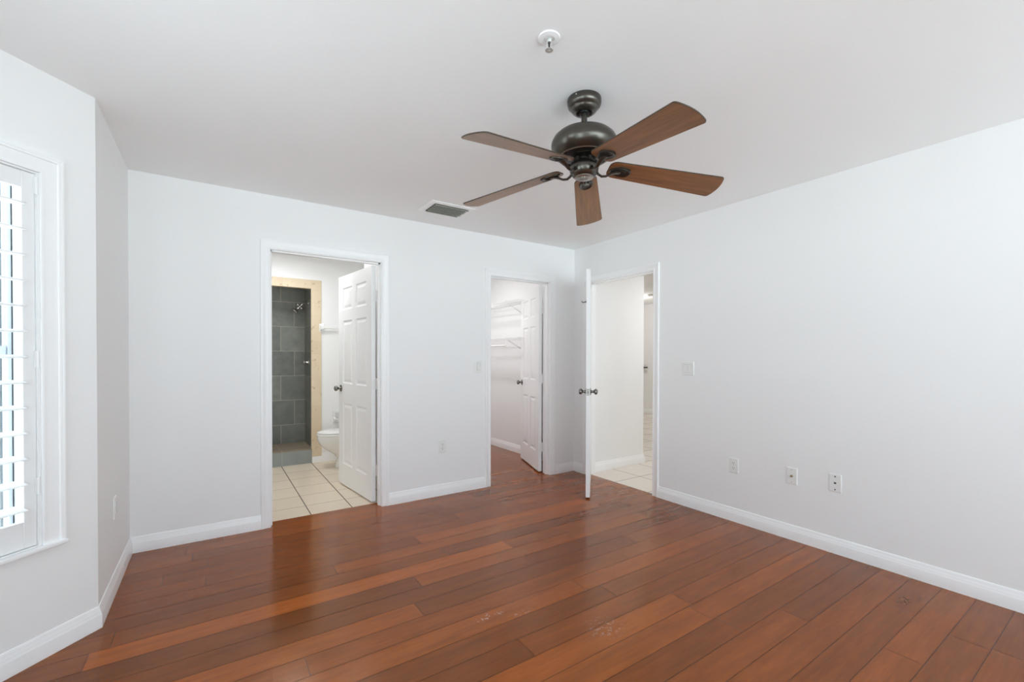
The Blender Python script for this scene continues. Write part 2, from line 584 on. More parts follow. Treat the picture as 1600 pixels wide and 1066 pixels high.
def wall(name, p0, p1, thick, openings=(), z0=0.0, z1=H, mat=None, label=None):
    """wall from p0 to p1 (plan), face on the p0->p1 line, body on the right-hand side of the direction"""
    p0 = Vector((*p0, 0)); p1 = Vector((*p1, 0))
    d = (p1 - p0); L = d.length; d.normalize()
    nrm = Vector((d.y, -d.x, 0))
    ss = sorted({0.0, L, *[o[0] for o in openings], *[o[1] for o in openings]})
    zs = sorted({z0, z1, *[o[2] for o in openings], *[o[3] for o in openings]})

    def solid(i, j):
        if i < 0 or j < 0 or i >= len(ss) - 1 or j >= len(zs) - 1:
            return False
        sm, zm = (ss[i] + ss[i + 1]) / 2, (zs[j] + zs[j + 1]) / 2
        return not any(o[0] < sm < o[1] and o[2] < zm < o[3] for o in openings)

    def P(s, z, t):
        q = p0 + d * s + nrm * t
        return (q.x, q.y, z)
    mb = MB()
    for i in range(len(ss) - 1):
        for j in range(len(zs) - 1):
            if not solid(i, j):
                continue
            a, b, c, e = ss[i], ss[i + 1], zs[j], zs[j + 1]
            mb.face([P(a, c, 0), P(b, c, 0), P(b, e, 0), P(a, e, 0)])
            mb.face([P(a, c, thick), P(a, e, thick), P(b, e, thick), P(b, c, thick)])
            if not solid(i - 1, j):
                mb.face([P(a, c, 0), P(a, e, 0), P(a, e, thick), P(a, c, thick)])
            if not solid(i + 1, j):
                mb.face([P(b, c, 0), P(b, c, thick), P(b, e, thick), P(b, e, 0)])
            if not solid(i, j - 1):
                mb.face([P(a, c, 0), P(a, c, thick), P(b, c, thick), P(b, c, 0)])
            if not solid(i, j + 1):
                mb.face([P(a, e, 0), P(b, e, 0), P(b, e, thick), P(a, e, thick)])
    ob = mb.build(name, mat or M_WALL)
    return tag(ob, label, 'wall', kind='structure')


# ------------------------------------------------------------------ openings (measured)
BD0, BD1 = -2.965, -2.150      # bathroom doorway
CD0, CD1 = -1.078, -0.348      # closet doorway
ED0, ED1 = -1.064, -0.216      # entry doorway (y)
HD = 2.045                     # head height

# ------------------------------------------------------------------ floors
rng = random.Random(5)
PITCH_B, Y00 = 0.1325, -3.007
JOINT = {13: -3.755, 17: -3.355, 19: -3.350, 12: -2.368, 10: -2.469, 7: -1.555, 5: -1.296, 3: -1.303, 6: -2.195, 2: -0.965,
         -3: -0.525, 16: -2.156, 14: -2.080, 18: -1.730, 20: -1.730, 15: -0.600, 22: -3.257, 0: -0.470}
# tone (0.5 = average brightness), hue (0 brown .. 1 orange) for boards left / right of the joint
TONES = {13: ((.46, .25), (.68, .95)), 12: ((.34, .20), (.54, .60)), 11: ((.37, .15), (.37, .15)), 10: ((.58, .75), (.36, .15)),
         9: ((.50, .35), (.50, .50)), 8: ((.56, .65), (.52, .55)), 7: ((.36, .40), (.46, .35)), 6: ((.36, .10), (.44, .45)),
         5: ((.55, .98), (.47, .50)), 4: ((.52, .85), (.50, .65)), 3: ((.38, .30), (.43, .25)), 2: ((.50, .50), (.40, .15)),
         1: ((.48, .45), (.48, .45)), 0: ((.44, .40), (.47, .45)), -1: ((.50, .60), (.48, .50)), -2: ((.44, .35), (.42, .30)),
         -3: ((.46, .35), (.42, .30)), 14: ((.47, .30), (.37, .15)), 15: ((.54, .65), (.45, .40)), 16: ((.44, .25), (.62, .80)),
         17: ((.50, .45), (.46, .30)), 18: ((.45, .30), (.52, .55)), 19: ((.48, .40), (.46, .35)), 20: ((.44, .35), (.50, .50))}


def bay_xmin(y):
    if y > YB:
        return -W - 0.05
    if y > Y1:
        return -W - 0.05 - (YB - y)
    if y > Y2:
        return XB - 0.05
    if y > Y3:
        return -W - 0.05 - (y - Y3)
    return -W - 0.05


fl = MB()
attrs = []


def board(x0, x1, y0, y1, a):
    g = 0.0011
    fl.face([(x0 + g, y0 + g, 0), (x1 - g, y0 + g, 0), (x1 - g, y1 - g, 0), (x0 + g, y1 - g, 0)], 0)
    attrs.append(a)


k = math.floor((YR - Y00) / PITCH_B)
while Y00 + k * PITCH_B < 2.35:
    y0, y1 = Y00 + k * PITCH_B, Y00 + (k + 1) * PITCH_B
    ym = (y0 + y1) / 2
    xs = [JOINT.get(k, -1.0 - 2.2 * rng.random())]
    while xs[-1] < 0.2:
        xs.append(xs[-1] + 1.5 + 0.7 * rng.random())
    while xs[0] > -5.0:
        xs.insert(0, xs[0] - 1.55 - 0.6 * rng.random())
    jk = JOINT.get(k)
    for i in range(len(xs) - 1):
        tl, tr = TONES.get(k, (None, None))
        if jk is not None and abs(xs[i + 1] - jk) < 1e-6 and tl:
            t = tl
        elif jk is not None and abs(xs[i] - jk) < 1e-6 and tr:
            t = tr
        elif tl and jk is None:
            t = tl
        else:
            t = (0.38 + 0.2 * rng.random(), rng.random() * 0.9)
        a = (0.5 + (t[0] - 0.5) * 0.75, 0.2 + 0.65 * t[1], rng.random(), 1.0)
        zones = []
        if y0 < TW:
            ye = min(y1, TW)
            xr = 0.04 if ED0 - 0.02 < ym < ED1 + 0.02 else 0.0
            zones.append((bay_xmin(ym), xr, y0, ye))
            ystart = ye
        else:
            ystart = y0
        if ystart < y1 - 1e-6:
            zones.append((-1.56, 0.0, ystart, y1))
        for zx0, zx1, zy0, zy1 in zones:
            xa, xb = max(xs[i], zx0), min(xs[i + 1], zx1)
            if xb - xa > 0.004 and zy1 - zy0 > 0.003:
                board(xa, xb, zy0, zy1, a)
    k += 1
# dark under-layer showing in the gaps, and the slab body
for (x0, x1, y0, y1) in ((XB - 0.05, 0.04, YR, TW), (-1.56, 0.0, TW, 2.36)):
    i0 = len(fl.f)
    fl.box((x0, y0, -0.06), (x1, y1, -0.0008), 1)
    attrs += [(0.3, 0.3, 0, 1)] * (len(fl.f) - i0)
me = bpy.data.meshes.new('floor')
me.from_pydata(fl.v, [], fl.f)
me.materials.append(M_FLOOR)
me.materials.append(M_SUB)
me.polygons.foreach_set('material_index', fl.mi)
ca = me.attributes.new('board', 'FLOAT_COLOR', 'FACE')
ca.data.foreach_set('color', [c for a in attrs for c in a])
me.update()
floor = bpy.data.objects.new('floor', me)
col.objects.link(floor)
tag(floor, 'glossy reddish brown wooden plank floor of the bedroom', 'floor', kind='structure')

tag(MB().box((-W, TW, -0.06), (-1.62, 2.0, 0.0)).build('floor_bathroom', M_BTILE), 'cream tiled bathroom floor seen through the left doorway', 'floor', kind='structure')
tag(MB().box((0.04, -2.6, -0.06), (4.9, 4.9, -0.001)).build('floor_hallway', M_HTILE), 'beige tiled hallway floor beyond the open entry door', 'floor', kind='structure')

# ------------------------------------------------------------------ ceilings
cm = MB()
cm.box((XB - TE, YR - TE, H), (TW, TW * 0.5, H + 0.1))
tag(cm.build('ceiling', M_CEIL), 'white textured bedroom ceiling', 'ceiling', kind='structure')
tag(MB().box((-W - TE, TW * 0.5, H), (TW * 0.5, 3.6, H + 0.1)).build('ceiling_bathroom', M_CEIL), 'white ceiling over bathroom and closet', 'ceiling', kind='structure')
tag(MB().box((TW * 0.5, -2.7, H), (5.0, 5.0, H + 0.1)).build('ceiling_hallway', M_CEIL), 'white ceiling of the hallway beyond the entry door', 'ceiling', kind='structure')

# ------------------------------------------------------------------ walls
# walls are given with the room face on the line and the body behind it (right of the direction)
J = 0.018   # jamb board thickness
wall('wall_back', (0.0, 0.0), (-W, 0.0), TW,
     [(-CD1 - J, -CD0 + J, 0.0, HD + J), (-BD1 - J, -BD0 + J, 0.0, HD + J)], label='white back wall with the bathroom and closet doorways')
wall('wall_right', (0.0, YR), (0.0, 2.36), TW, [(ED0 - J - YR, ED1 + J - YR, 0.0, HD + J)], label='long plain white wall on the right with the entry doorway')
wall('wall_left', (-W, 0.0), (-W, YB), TE, label='short white wall between the bay and the back wall')
WS0, WS1, WZ0, WZ1 = 0.212, 0.788, 0.472, 2.012      # window opening on the slanted wall
d1 = Vector((-S2, -S2, 0))
wall('wall_bay', (-W, YB), (XB, Y1), TE, [(WS0, WS1, WZ0, WZ1)], label='slanted white bay wall holding the shuttered window')
wall('wall_bay_front', (XB, Y1), (XB, Y2), TE, [(0.50, 1.10, WZ0, WZ1)], label='straight outer wall of the bay')
wall('wall_bay_return', (XB, Y2), (-W, Y3), TE, [(WS0, WS1, WZ0, WZ1)], label='slanted return wall of the bay')
wall('wall_left_rear', (-W, Y3), (-W, YR), TE, label='white wall behind the bay')
wall('wall_rear', (-W, YR), (0.0, YR), TE, [(0.16, 3.60, 0.02, 2.20)], label='white wall behind the viewer with an added wide window')
# closet and bathroom
wall('wall_closet_left', (-1.50, 2.36), (-1.50, TW), 0.06, label='white left wall of the closet')
wall('wall_closet_rear', (0.0, 2.36), (-1.56, 2.36), TW, label='white rear wall of the closet')
wall('wall_bathroom_right', (-1.61, TW), (-1.61, 2.0), 0.05, label='white right wall of the bathroom')
tag(MB().box((-2.02, TW, 0.0), (-1.611, 0.97, H)).build('wall_bathroom_blocker', M_WALL), 'unseen white block added to darken the gap behind the open bathroom door', 'wall', kind='structure')  # hidden block, put in to keep light out of the hinge gap
wall('wall_bathroom_left', (-W, 2.0), (-W, TW), 0.1, label='white left wall of the bathroom')
SHX0, SHX1, SHZ = -3.40, -2.356, 2.06                # shower opening
YF = 1.990
wall('wall_bathroom_rear', (-1.61, YF), (-W, YF), 0.06, [(-1.61 - SHX1 - 0.026, -1.61 - SHX0, 0.0, SHZ + 0.02)], label='white bathroom wall around the shower opening')
# shower alcove lined in slate
wall('wall_shower_rear', (-2.25, 2.62), (-3.45, 2.62), 0.08, z1=2.30, mat=M_SLATE_B, label='dark slate tiled rear wall of the shower')
wall('wall_shower_right', (-2.325, YF + 0.012), (-2.325, 2.62), 0.08, z1=2.30, mat=M_SLATE_S, label='dark slate tiled right wall of the shower')
wall('wall_shower_left', (SHX0, 2.62), (SHX0, YF + 0.012), 0.08, z1=2.30, mat=M_SLATE_S, label='dark slate tiled left wall of the shower')
tag(MB().box((-3.45, YF + 0.01, 2.30), (-2.25, 2.70, 2.36)).build('ceiling_shower', M_SLATE_B), 'dark ceiling of the shower', 'ceiling', kind='structure')
tag(MB().box((SHX0, YF + 0.10, 0.0), (-2.325, 2.62, 0.148)).build('floor_shower', M_CURBTOP), 'tan tiled shower floor', 'floor', kind='structure')
cb = MB()
cb.box((SHX0, 1.972, 0.0), (-2.350, 2.090, 0.158), 0)
cb.box((SHX0, 1.970, 0.158), (-2.350, 2.092, 0.168), 1)
tag(cb.build('curb', [M_SLATE_C, M_CURBTOP]), 'grey slate curb at the foot of the shower', 'curb', kind='structure')
# travertine surround with a return into the opening
tv = MB()
tv.box((SHX1, YF - 0.012, 0.070), (SHX1 + 0.112, YF, SHZ + 0.102))
tv.box((SHX0 - 0.11, YF - 0.012, SHZ), (SHX1, YF, SHZ + 0.102))
tv.box((SHX0 - 0.11, YF - 0.012, 0.0), (SHX0, YF, SHZ))
tv.box((SHX1, YF, 0.168), (SHX1 + 0.026, YF + 0.012, SHZ))
tv.box((SHX0, YF, SHZ), (SHX1 + 0.026, YF + 0.06, SHZ + 0.02))
tag(tv.build('trim_1', M_TRAV), 'beige travertine border around the shower opening', 'tile border', kind='structure')

# hallway and room beyond
wall('wall_hallway', (4.75, -2.5), (4.75, 4.7), 0.1, label='far white wall seen through the narrow hallway gap')
wall('wall_hallway_left', (0.945, -0.175), (TW, -0.175), 0.09, label='white hallway wall just inside the entry doorway')
wall('wall_hallway_end', (0.945, 4.7), (0.945, -0.085), 0.09, label='white hallway wall turning the corner')
wall('wall_hallway_rear', (4.75, 4.7), (0.855, 4.7), 0.1, label='rear wall of the room beyond the hallway')
wall('wall_hallway_right', (TW, -2.5), (4.75, -2.5), 0.1, label='right wall of the hallway')


# ------------------------------------------------------------------ baseboards
BASE = [(0.0, 0.0), (0.014, 0.0), (0.014, 0.060), (0.0125, 0.066), (0.0105, 0.070), (0.0105, 0.076), (0.0085, 0.080), (0.0065, 0.088), (0.0055, 0.096), (0.003, 0.101), (0.0, 0.102)]


def baseboard(name, pts, label, n_side=1, z=0.0, cap=True):
    """polyline in plan; the board stands to the left of the direction (room side)"""
    P = [Vector((p[0], p[1])) for p in pts]
    rings = []
    for i, p in enumerate(P):
        def nrm(a, b):
            d = (b - a).normalized()
            return Vector((-d.y, d.x)) * n_side
        if i == 0:
            off = nrm(P[0], P[1])
        elif i == len(P) - 1:
            off = nrm(P[-2], P[-1])
        else:
            n1, n2 = nrm(P[i - 1], P[i]), nrm(P[i], P[i + 1])
            s = (n1 + n2)
            off = s / (s.dot(n1))
        rings.append([(p.x + off.x * t, p.y + off.y * t, z + h) for t, h in BASE])
    ob = MB().loft(rings).build(name, M_TRIM, smooth=28)
    return tag(ob, label, 'baseboard', kind='structure')


CW = 0.062   # casing width
baseboard('baseboard_right', [(0, YR), (0, ED0 - CW + 0.003)], 'white baseboard along the right wall')
baseboard('baseboard_corner', [(0, ED1 + CW - 0.003), (0, 0), (CD1 + CW - 0.003, 0)], 'short white baseboard in the back corner behind the open door')
baseboard('baseboard_back', [(CD0 - CW + 0.003, 0), (BD1 + CW - 0.003, 0)], 'white baseboard between the bathroom and closet doorways')
baseboard('baseboard_left', [(BD0 - CW + 0.003, 0), (-W, 0), (-W, YB), (XB, Y1), (XB, Y2), (-W, Y3), (-W, YR)], 'white baseboard from the bathroom doorway round into the bay')
baseboard('baseboard_closet', [(0, TW + 0.001), (0, 2.36), (-1.5, 2.36)], 'white baseboard inside the closet')
baseboard('baseboard_bathroom', [(-1.62, YF), (-2.350, YF)], 'low white baseboard beside the shower curb')
baseboard('baseboard_hallway', [(0.945, 4.6), (0.945, -0.175), (TW, -0.175)], 'white baseboard of the hallway wall')
baseboard('baseboard_hallway_far', [(4.75, -2.4), (4.75, 4.7)], 'white baseboard on the far hallway wall')


# ------------------------------------------------------------------ door casings and jambs
CAS = [(0.0, 0.0), (0.0, 0.009), (0.004, 0.0105), (0.010, 0.0105), (0.014, 0.008), (0.024, 0.0085), (0.036, 0.011), (0.044, 0.0145), (0.050, 0.0165), (0.058, 0.0165), (0.062, 0.014), (0.062, 0.0)]


def casing(name, o, d, nrm, s0, s1, z1, label, depth, zb=0.0, stop=None, sill=False):
    """o origin on the wall face, d direction along the wall, nrm towards the viewer"""
    o, d, nrm = Vector(o), Vector(d), Vector(nrm)
    mb = MB()
    rings = [[], [], [], []]
    rv = -0.004
    for u, t in CAS:
        uu = u - rv
        for r, (s, z) in zip(rings, ((s0 - uu, zb), (s0 - uu, z1 + uu), (s1 + uu, z1 + uu), (s1 + uu, zb))):
            r.append(o + d * s + nrm * t + Vector((0, 0, z)))
    mb.loft(rings)
    # jamb boards lining the opening
    def jb(sa, sb, za, zb_, na=0.0, nb=None):
        nb = -depth if nb is None else nb
        pts = []
        for s in (sa, sb):
            for n_ in (na, nb):
                for z in (za, zb_):
                    pts.append(o + d * s + nrm * n_ + Vector((0, 0, z)))
        mb.poly(pts, [(0, 1, 3, 2), (4, 6, 7, 5), (0, 4, 5, 1), (2, 3, 7, 6), (0, 2, 6, 4), (1, 5, 7, 3)])
    jb(s0 - J, s0, zb, z1)
    jb(s1, s1 + J, zb, z1)
    jb(s0 - J, s1 + J, z1, z1 + J)
    if stop:
        a, b = stop
        jb(s0, s0 + 0.011, zb, z1, a, b)
        jb(s1 - 0.011, s1, zb, z1, a, b)
        jb(s0, s1, z1 - 0.011, z1, a, b)
    ob = mb.build(name, M_TRIM, smooth=28)
    return tag(ob, label, 'door casing', kind='structure')


casing('trim_2', (0, 0, 0), (-1, 0, 0), (0, -1, 0), -BD1, -BD0, HD, 'white moulded casing around the bathroom doorway', TW, stop=(-0.033, -0.070))
casing('trim_3', (0, 0, 0), (-1, 0, 0), (0, -1, 0), -CD1, -CD0, HD, 'white moulded casing around the closet doorway', TW, stop=(-0.033, -0.070))
casing('trim_4', (0, 0, 0), (0, 1, 0), (-1, 0, 0), ED0, ED1, HD, 'white moulded casing around the entry doorway', TW, stop=(-0.045, -0.082))


# ------------------------------------------------------------------ six panel doors
def six_panel(w, h, t):
    """slab in local x 0..w, y 0..t, z 0..h with six sunk and raised panels on both faces"""
    st, mid = 0.112, 0.095
    pw = (w - 2 * st - mid) / 2
    cols = [(st, st + pw), (st + pw + mid, w - st)]
    rows = [(0.205, 0.795), (0.985, 1.590), (1.695, 1.905)]
    xs = sorted({0.0, w, *[c for p in cols for c in p]})
    zs = sorted({0.0, h, *[c for p in rows for c in p]})
    mb = MB()
    for face_y, sgn in ((0.0, 1.0), (t, -1.0)):
        def P(x, z, dep):
            return (x, face_y + sgn * dep, z)
        for i in range(len(xs) - 1):
            for j in range(len(zs) - 1):
                a, b, c, e = xs[i], xs[i + 1], zs[j], zs[j + 1]
                if (a, b) in cols and (c, e) in rows:
                    loops = [(0, 0), (0.004, 0.005), (0.013, 0.0085), (0.018, 0.0085), (0.040, 0.003), (0.042, 0.0025)]
                    prev = None
                    for ins, dep in loops:
                        ring = [P(a + ins, c + ins, dep), P(b - ins, c + ins, dep), P(b - ins, e - ins, dep), P(a + ins, e - ins, dep)]
                        if prev:
                            for q in range(4):
                                r_ = (q + 1) % 4
                                mb.face([prev[q], prev[r_], ring[r_], ring[q]])
                        prev = ring
                    mb.face(prev)
                else:
                    mb.face([P(a, c, 0), P(b, c, 0), P(b, e, 0), P(a, e, 0)])
    for i in range(len(xs) - 1):
        for z in (0.0, h):
            mb.face([(xs[i], 0, z), (xs[i + 1], 0, z), (xs[i + 1], t, z), (xs[i], t, z)])
    for j in range(len(zs) - 1):
        for x in (0.0, w):
            mb.face([(x, 0, zs[j]), (x, 0, zs[j + 1]), (x, t, zs[j + 1]), (x, t, zs[j])])
    return mb


KNOB = [(0.0, 0.0), (0.033, 0.0), (0.033, 0.003), (0.029, 0.007), (0.016, 0.009), (0.0125, 0.014), (0.0115, 0.026), (0.014, 0.032), (0.022, 0.037), (0.0265, 0.044), (0.0275, 0.050), (0.0255, 0.057), (0.019, 0.063), (0.010, 0.066), (0.0, 0.067)]


def door(name, pivot, ang, w, label, t=0.036, y_in=0.007, latch=True):
    """pivot = hinge pin; local x runs from the hinge to the latch edge"""
    root = empty(name, (pivot[0], pivot[1], 0), R(ang))
    tag(root, label, 'door', kind='structure')
    h = 2.022
    slab = six_panel(w, h, t)
    slab.v = [(x + 0.003, y + y_in, z + 0.014) for x, y, z in slab.v]
    slab.build('door_panel', M_DOOR, root)
    zk, xk = 0.948, w - 0.060
    for sgn, yf in ((-1, y_in), (1, y_in + t)):
        M = Matrix.Translation((xk, yf, zk)) @ Matrix.Rotation(R(-90 * sgn), 4, 'X')
        kb = MB().lathe(KNOB, 28, M).build('door_knob', M_NICKEL, root, smooth=40)
        kb['label'] = 'polished dark nickel knob'
    if latch:
        lp = MB().box((w + 0.003, y_in + t / 2 - 0.0125, zk - 0.030), (w + 0.0045, y_in + t / 2 + 0.0125, zk + 0.030))
        lo = lp.build('latch_plate', M_RING, root)
        MB().box((w + 0.0045, y_in + t / 2 - 0.007, zk - 0.010), (w + 0.012, y_in + t / 2 + 0.007, zk + 0.010)).build('latch_bolt', M_NICKEL, lo)
    for z in (0.275, 1.02, 1.775):
        hb = MB()
        hb.lathe([(0.0, -0.045), (0.0062, -0.045), (0.0062, 0.045), (0.0, 0.045)], 14, Matrix.Translation((0, 0, z)))
        hb.lathe([(0.0, 0.045), (0.0075, 0.045), (0.0075, 0.047), (0.003, 0.052), (0.0, 0.053)], 14, Matrix.Translation((0, 0, z)))
        for q in (-0.027, -0.009, 0.009, 0.027):
            hb.lathe([(0.0066, q - 0.0006), (0.0066, q + 0.0006)], 14, Matrix.Translation((0, 0, z)), cap=True)
        hb.box((0.0012, 0.002, z - 0.044), (0.0029, 0.034, z + 0.044))
        # jamb side leaf, swung back to the closed position
        jl = MB()
        hb.build('hinge', M_HINGE, root, smooth=35)
    return root


door('door_1', (BD1 - 0.001, 0.1215), 96.3, 0.803, 'open white six panel door swung into the tiled bathroom')
door('door_2', (CD1 - 0.001, 0.1215), 70.6, 0.720, 'open white six panel door swung into the closet')
door3 = door('door_3', (-0.007, ED1 - 0.001), 225.2, 0.818, 'open white entry door standing edge on in the bedroom')
# jamb leaves of the hinges
for nm, px, py, ax in (('bathroom', BD1, TW, 'x'), ('closet', CD1, TW, 'x')):
    mb = MB()
    for z in (0.275, 1.02, 1.775):
        mb.box((px - 0.0018, py - 0.034, z - 0.044), (px, py + 0.002, z + 0.044))
    tag(mb.build('trim_hinge_leaves', M_HINGE), 'pale hinge leaves on the %s door jamb' % nm, 'hinge leaves', kind='structure')
# strike plate on the entry jamb
tag(MB().box((0.028, ED0, 0.915), (0.054, ED0 + 0.0016, 0.975)).build('strike_plate', M_NICKEL), 'small dark metal strike plate on the right jamb of the entry doorway', 'strike plate')

# robe hook on the closet side of the entry door
ang3 = R(225.2)
u3 = Vector((math.cos(ang3), math.sin(ang3), 0))
v3 = Vector((-math.sin(ang3), math.cos(ang3), 0))
hk = empty('robe_hook', M=Matrix.Translation(Vector((-0.007, ED1 - 0.001, 1.752)) + u3 * 0.775 + v3 * 0.007) @ Matrix.Rotation(ang3, 4, 'Z'))
tag(hk, 'little dark hook high on the far face of the edge-on entry door', 'hook')
MB().lathe([(0, 0), (0.013, 0), (0.012, 0.004), (0, 0.005)], 18, Matrix.Rotation(R(90), 4, 'X')).build('mounting_plate', M_NICKEL, hk, smooth=40)
MB().tube([(0, -0.004, 0), (0, -0.018, -0.002), (0, -0.030, -0.006), (0, -0.038, 0.000), (0, -0.040, 0.008)], [0.006, 0.005, 0.0045, 0.005, 0.006], 10).build('hook_arm', M_NICKEL, hk, smooth=40)


# ------------------------------------------------------------------ windows and the plantation shutter
def window(name, o, d, nrm, s0, s1, z0, z1, label, cased=True, meeting=True):
    """o origin on wall face, d along the wall, nrm into the room"""
    o, d, nrm = Vector(o), Vector(d).normalized(), Vector(nrm).normalized()
    M = Matrix((d, nrm, Vector((0, 0, 1)))).transposed().to_4x4()
    M.translation = o
    root = empty(name, M=M)
    tag(root, label, 'window', kind='structure')
    if cased:
        mb = MB()
        prof = [(0.0, 0.0), (0.0, 0.010), (0.004, 0.012), (0.009, 0.012), (0.011, 0.009), (0.016, 0.009), (0.030, 0.010), (0.050, 0.0125), (0.056, 0.013), (0.058, 0.018), (0.064, 0.020), (0.066, 0.0185), (0.070, 0.0205), (0.076, 0.0205), (0.076, 0.0)]
        rings = [[], [], [], []]
        for u, t in prof:
            for r, (s, z) in zip(rings, ((s0 - u, z0), (s0 - u, z1 + u), (s1 + u, z1 + u), (s1 + u, z0))):
                r.append((s, t, z))
        mb.loft(rings)
        mb.build('window_casing', M_TRIM, root, smooth=28)
        sl = MB()
        sl.box((s0 - 0.080, 0.0003, z0 - 0.016), (s1 + 0.080, 0.030, z0))
        sl.build('window_sill', M_TRIM, root, bevel=0.004)
    fr = MB()
    y0, y1 = -0.178, -0.146
    fw = 0.016 if cased else 0.04
    fr.box((s0, y0, z0), (s0 + fw, y1, z1))
    fr.box((s1 - fw, y0, z0), (s1, y1, z1))
    fr.box((s0 + fw, y0, z0), (s1 - fw, y1, z0 + fw))
    fr.box((s0 + fw, y0, z1 - fw), (s1 - fw, y1, z1))
    fr.build('window_frame', M_VINYL, root)
    ws = MB()
    for sa, sb in ((s0 + 0.0005, s0 + 0.0035), (s1 - 0.0035, s1 - 0.0005)):
        ws.box((sa, y1, z0), (sb, y1 + 0.002, z1))
    ws.build('weatherstrip', M_SLOT, root)
    if meeting:
        zm = (z0 + z1) / 2 + 0.035
        MB().box((s0 + fw, y0 + 0.005, zm - 0.022), (s1 - fw, y1 - 0.005, zm + 0.022)).build('meeting_rail', M_VINYL, root, bevel=0.004)
    MB().box((s0 + fw, -0.1635, z0 + fw), (s1 - fw, -0.1605, z1 - fw)).build('pane', M_GLASS, root)
    return root


n1 = (S2, -S2, 0)
window('window_1', (-W, YB, 0), (-S2, -S2, 0), n1, WS0, WS1, WZ0, WZ1, 'tall cased window in the slanted bay wall behind the shutter')
window('window_2', (XB, Y1, 0), (0, -1, 0), (1, 0, 0), 0.50, 1.10, WZ0, WZ1, 'wide window in the straight bay wall')
window('window_3', (XB, Y2, 0), (S2, -S2, 0), (S2, S2, 0), WS0, WS1, WZ0, WZ1, 'window in the return wall of the bay')
window('window_added', (-W, YR, 0), (1, 0, 0), (0, 1, 0), 0.16, 3.60, 0.02, 2.20, 'added unseen wide glass door behind the viewer', cased=False, meeting=False)  # invented opening, put in for even daylight

Ms = Matrix((Vector((-S2, -S2, 0)), Vector(n1), Vector((0, 0, 1)))).transposed().to_4x4()
Ms.translation = Vector((-W, YB, 0))
sh = empty('plantation_shutter', M=Ms @ Matrix.Translation((0, 0, WZ0)))
tag(sh, 'white plantation shutter with open louvers over the bay window', 'window shutter')
zz = -WZ0
fr = MB()
a0, a1 = WS0 + 0.001, WS1 - 0.001
for (sa, sb) in ((a0, a0 + 0.009), (a1 - 0.009, a1)):
    fr.box((sa, -0.040, 0.001), (sb, 0.004, WZ1 + zz - 0.001))
fr.box((a0 + 0.009, -0.040, WZ1 + zz - 0.008), (a1 - 0.009, 0.004, WZ1 + zz - 0.001))
fr.box((a0 + 0.009, -0.040, 0.001), (a1 - 0.009, 0.004, 0.005))
fr.build('mounting_frame', M_SHUT, sh)
p0, p1 = WS0 + 0.0115, WS1 - 0.0115           # panel edges
q0, q1 = p0 + 0.042, p1 - 0.042               # louver bay
pz0, pz1 = 0.0075, WZ1 + zz - 0.0105
ty0, ty1 = -0.032, -0.004
for (sa, sb) in ((p0, q0), (q1, p1)):
    MB().box((sa, ty0, pz0), (sb, ty1, pz1)).build('stile', M_SHUT, sh, bevel=0.002)
MB().box((q0, ty0 + 0.001, pz0), (q1, ty1 - 0.001, 0.587 + zz)).build('rail', M_SHUT, sh, bevel=0.002)
MB().box((q0, ty0 + 0.001, 1.935 + zz), (q1, ty1 - 0.001, pz1)).build('rail', M_SHUT, sh, bevel=0.002)
lv = MB()
sec = []
for kk in range(20):
    th = 2 * math.pi * kk / 20
    sec.append((0.0445 * math.cos(th), 0.0062 * math.sin(th)))
lv.loft([[(q0 + 0.001, y, z) for y, z in sec], [(q1 - 0.001, y, z) for y, z in sec]])
louver0 = lv.build('louver', M_SHUT, sh, smooth=50)
N_L = 13
lz = [0.640 + (1.872 - 0.640) * i / (N_L - 1) for i in range(N_L)]
for i, z in enumerate(lz):
    lo = louver0 if i == 0 else louver0.copy()
    if i:
        col.objects.link(lo)
        lo.parent = sh
    lo.location = (0, (ty0 + ty1) / 2, z + zz)
    lo.rotation_euler = (R(-5), 0, 0)
for z in (1.955, 1.245, 0.725):
    hb = MB()
    hb.lathe([(0, -0.036), (0.0045, -0.036), (0.0045, 0.036), (0, 0.036)], 12, Matrix.Translation((p0 - 0.0018, 0.006, z + zz)))
    hb.box((p0 - 0.012, 0.0042, z + zz - 0.034), (p0 + 0.010, 0.0058, z + zz + 0.034))
    hb.build('shutter_hinge', M_SHUT, sh, smooth=35)

# outdoors
sd = MB()
xx = -9.5
sd.box((-9.6, 1.62, -0.2), (-4.0, 1.75, 3.2))
while xx < -4.05:
    sd.box((xx, 1.595, -0.2), (xx + 0.022, 1.62, 3.2))
    xx += 0.105
tag(sd.build('wall_outside', M_SIDING), 'pale striped outside wall seen between the louvers', 'wall', kind='structure')

# ------------------------------------------------------------------ electrical plates
def plate_frame(loc, d, nrm):
    d, nrm = Vector(d), Vector(nrm)
    M = Matrix((d, Vector((0, 0, 1)), nrm)).transposed().to_4x4()   # local x along wall, y up, z out
    M.translation = Vector(loc)
    return M


def plate_mb(w, h):
    mb = MB()
    r = []
    for (ins, z) in ((0, 0), (0, 0.0025), (0.003, 0.0055), (0.006, 0.006)):
        a, b = w / 2 - ins, h / 2 - ins
        r.append([(-a, -b, z), (a, -b, z), (a, b, z), (-a, b, z)])
    mb.loft(r)
    return mb


def disc(mb, x, y, r, z0, z1, n=16):
    mb.lathe([(0, z0), (r, z0), (r, z1), (0, z1)], n, Matrix.Translation((x, y, 0)))


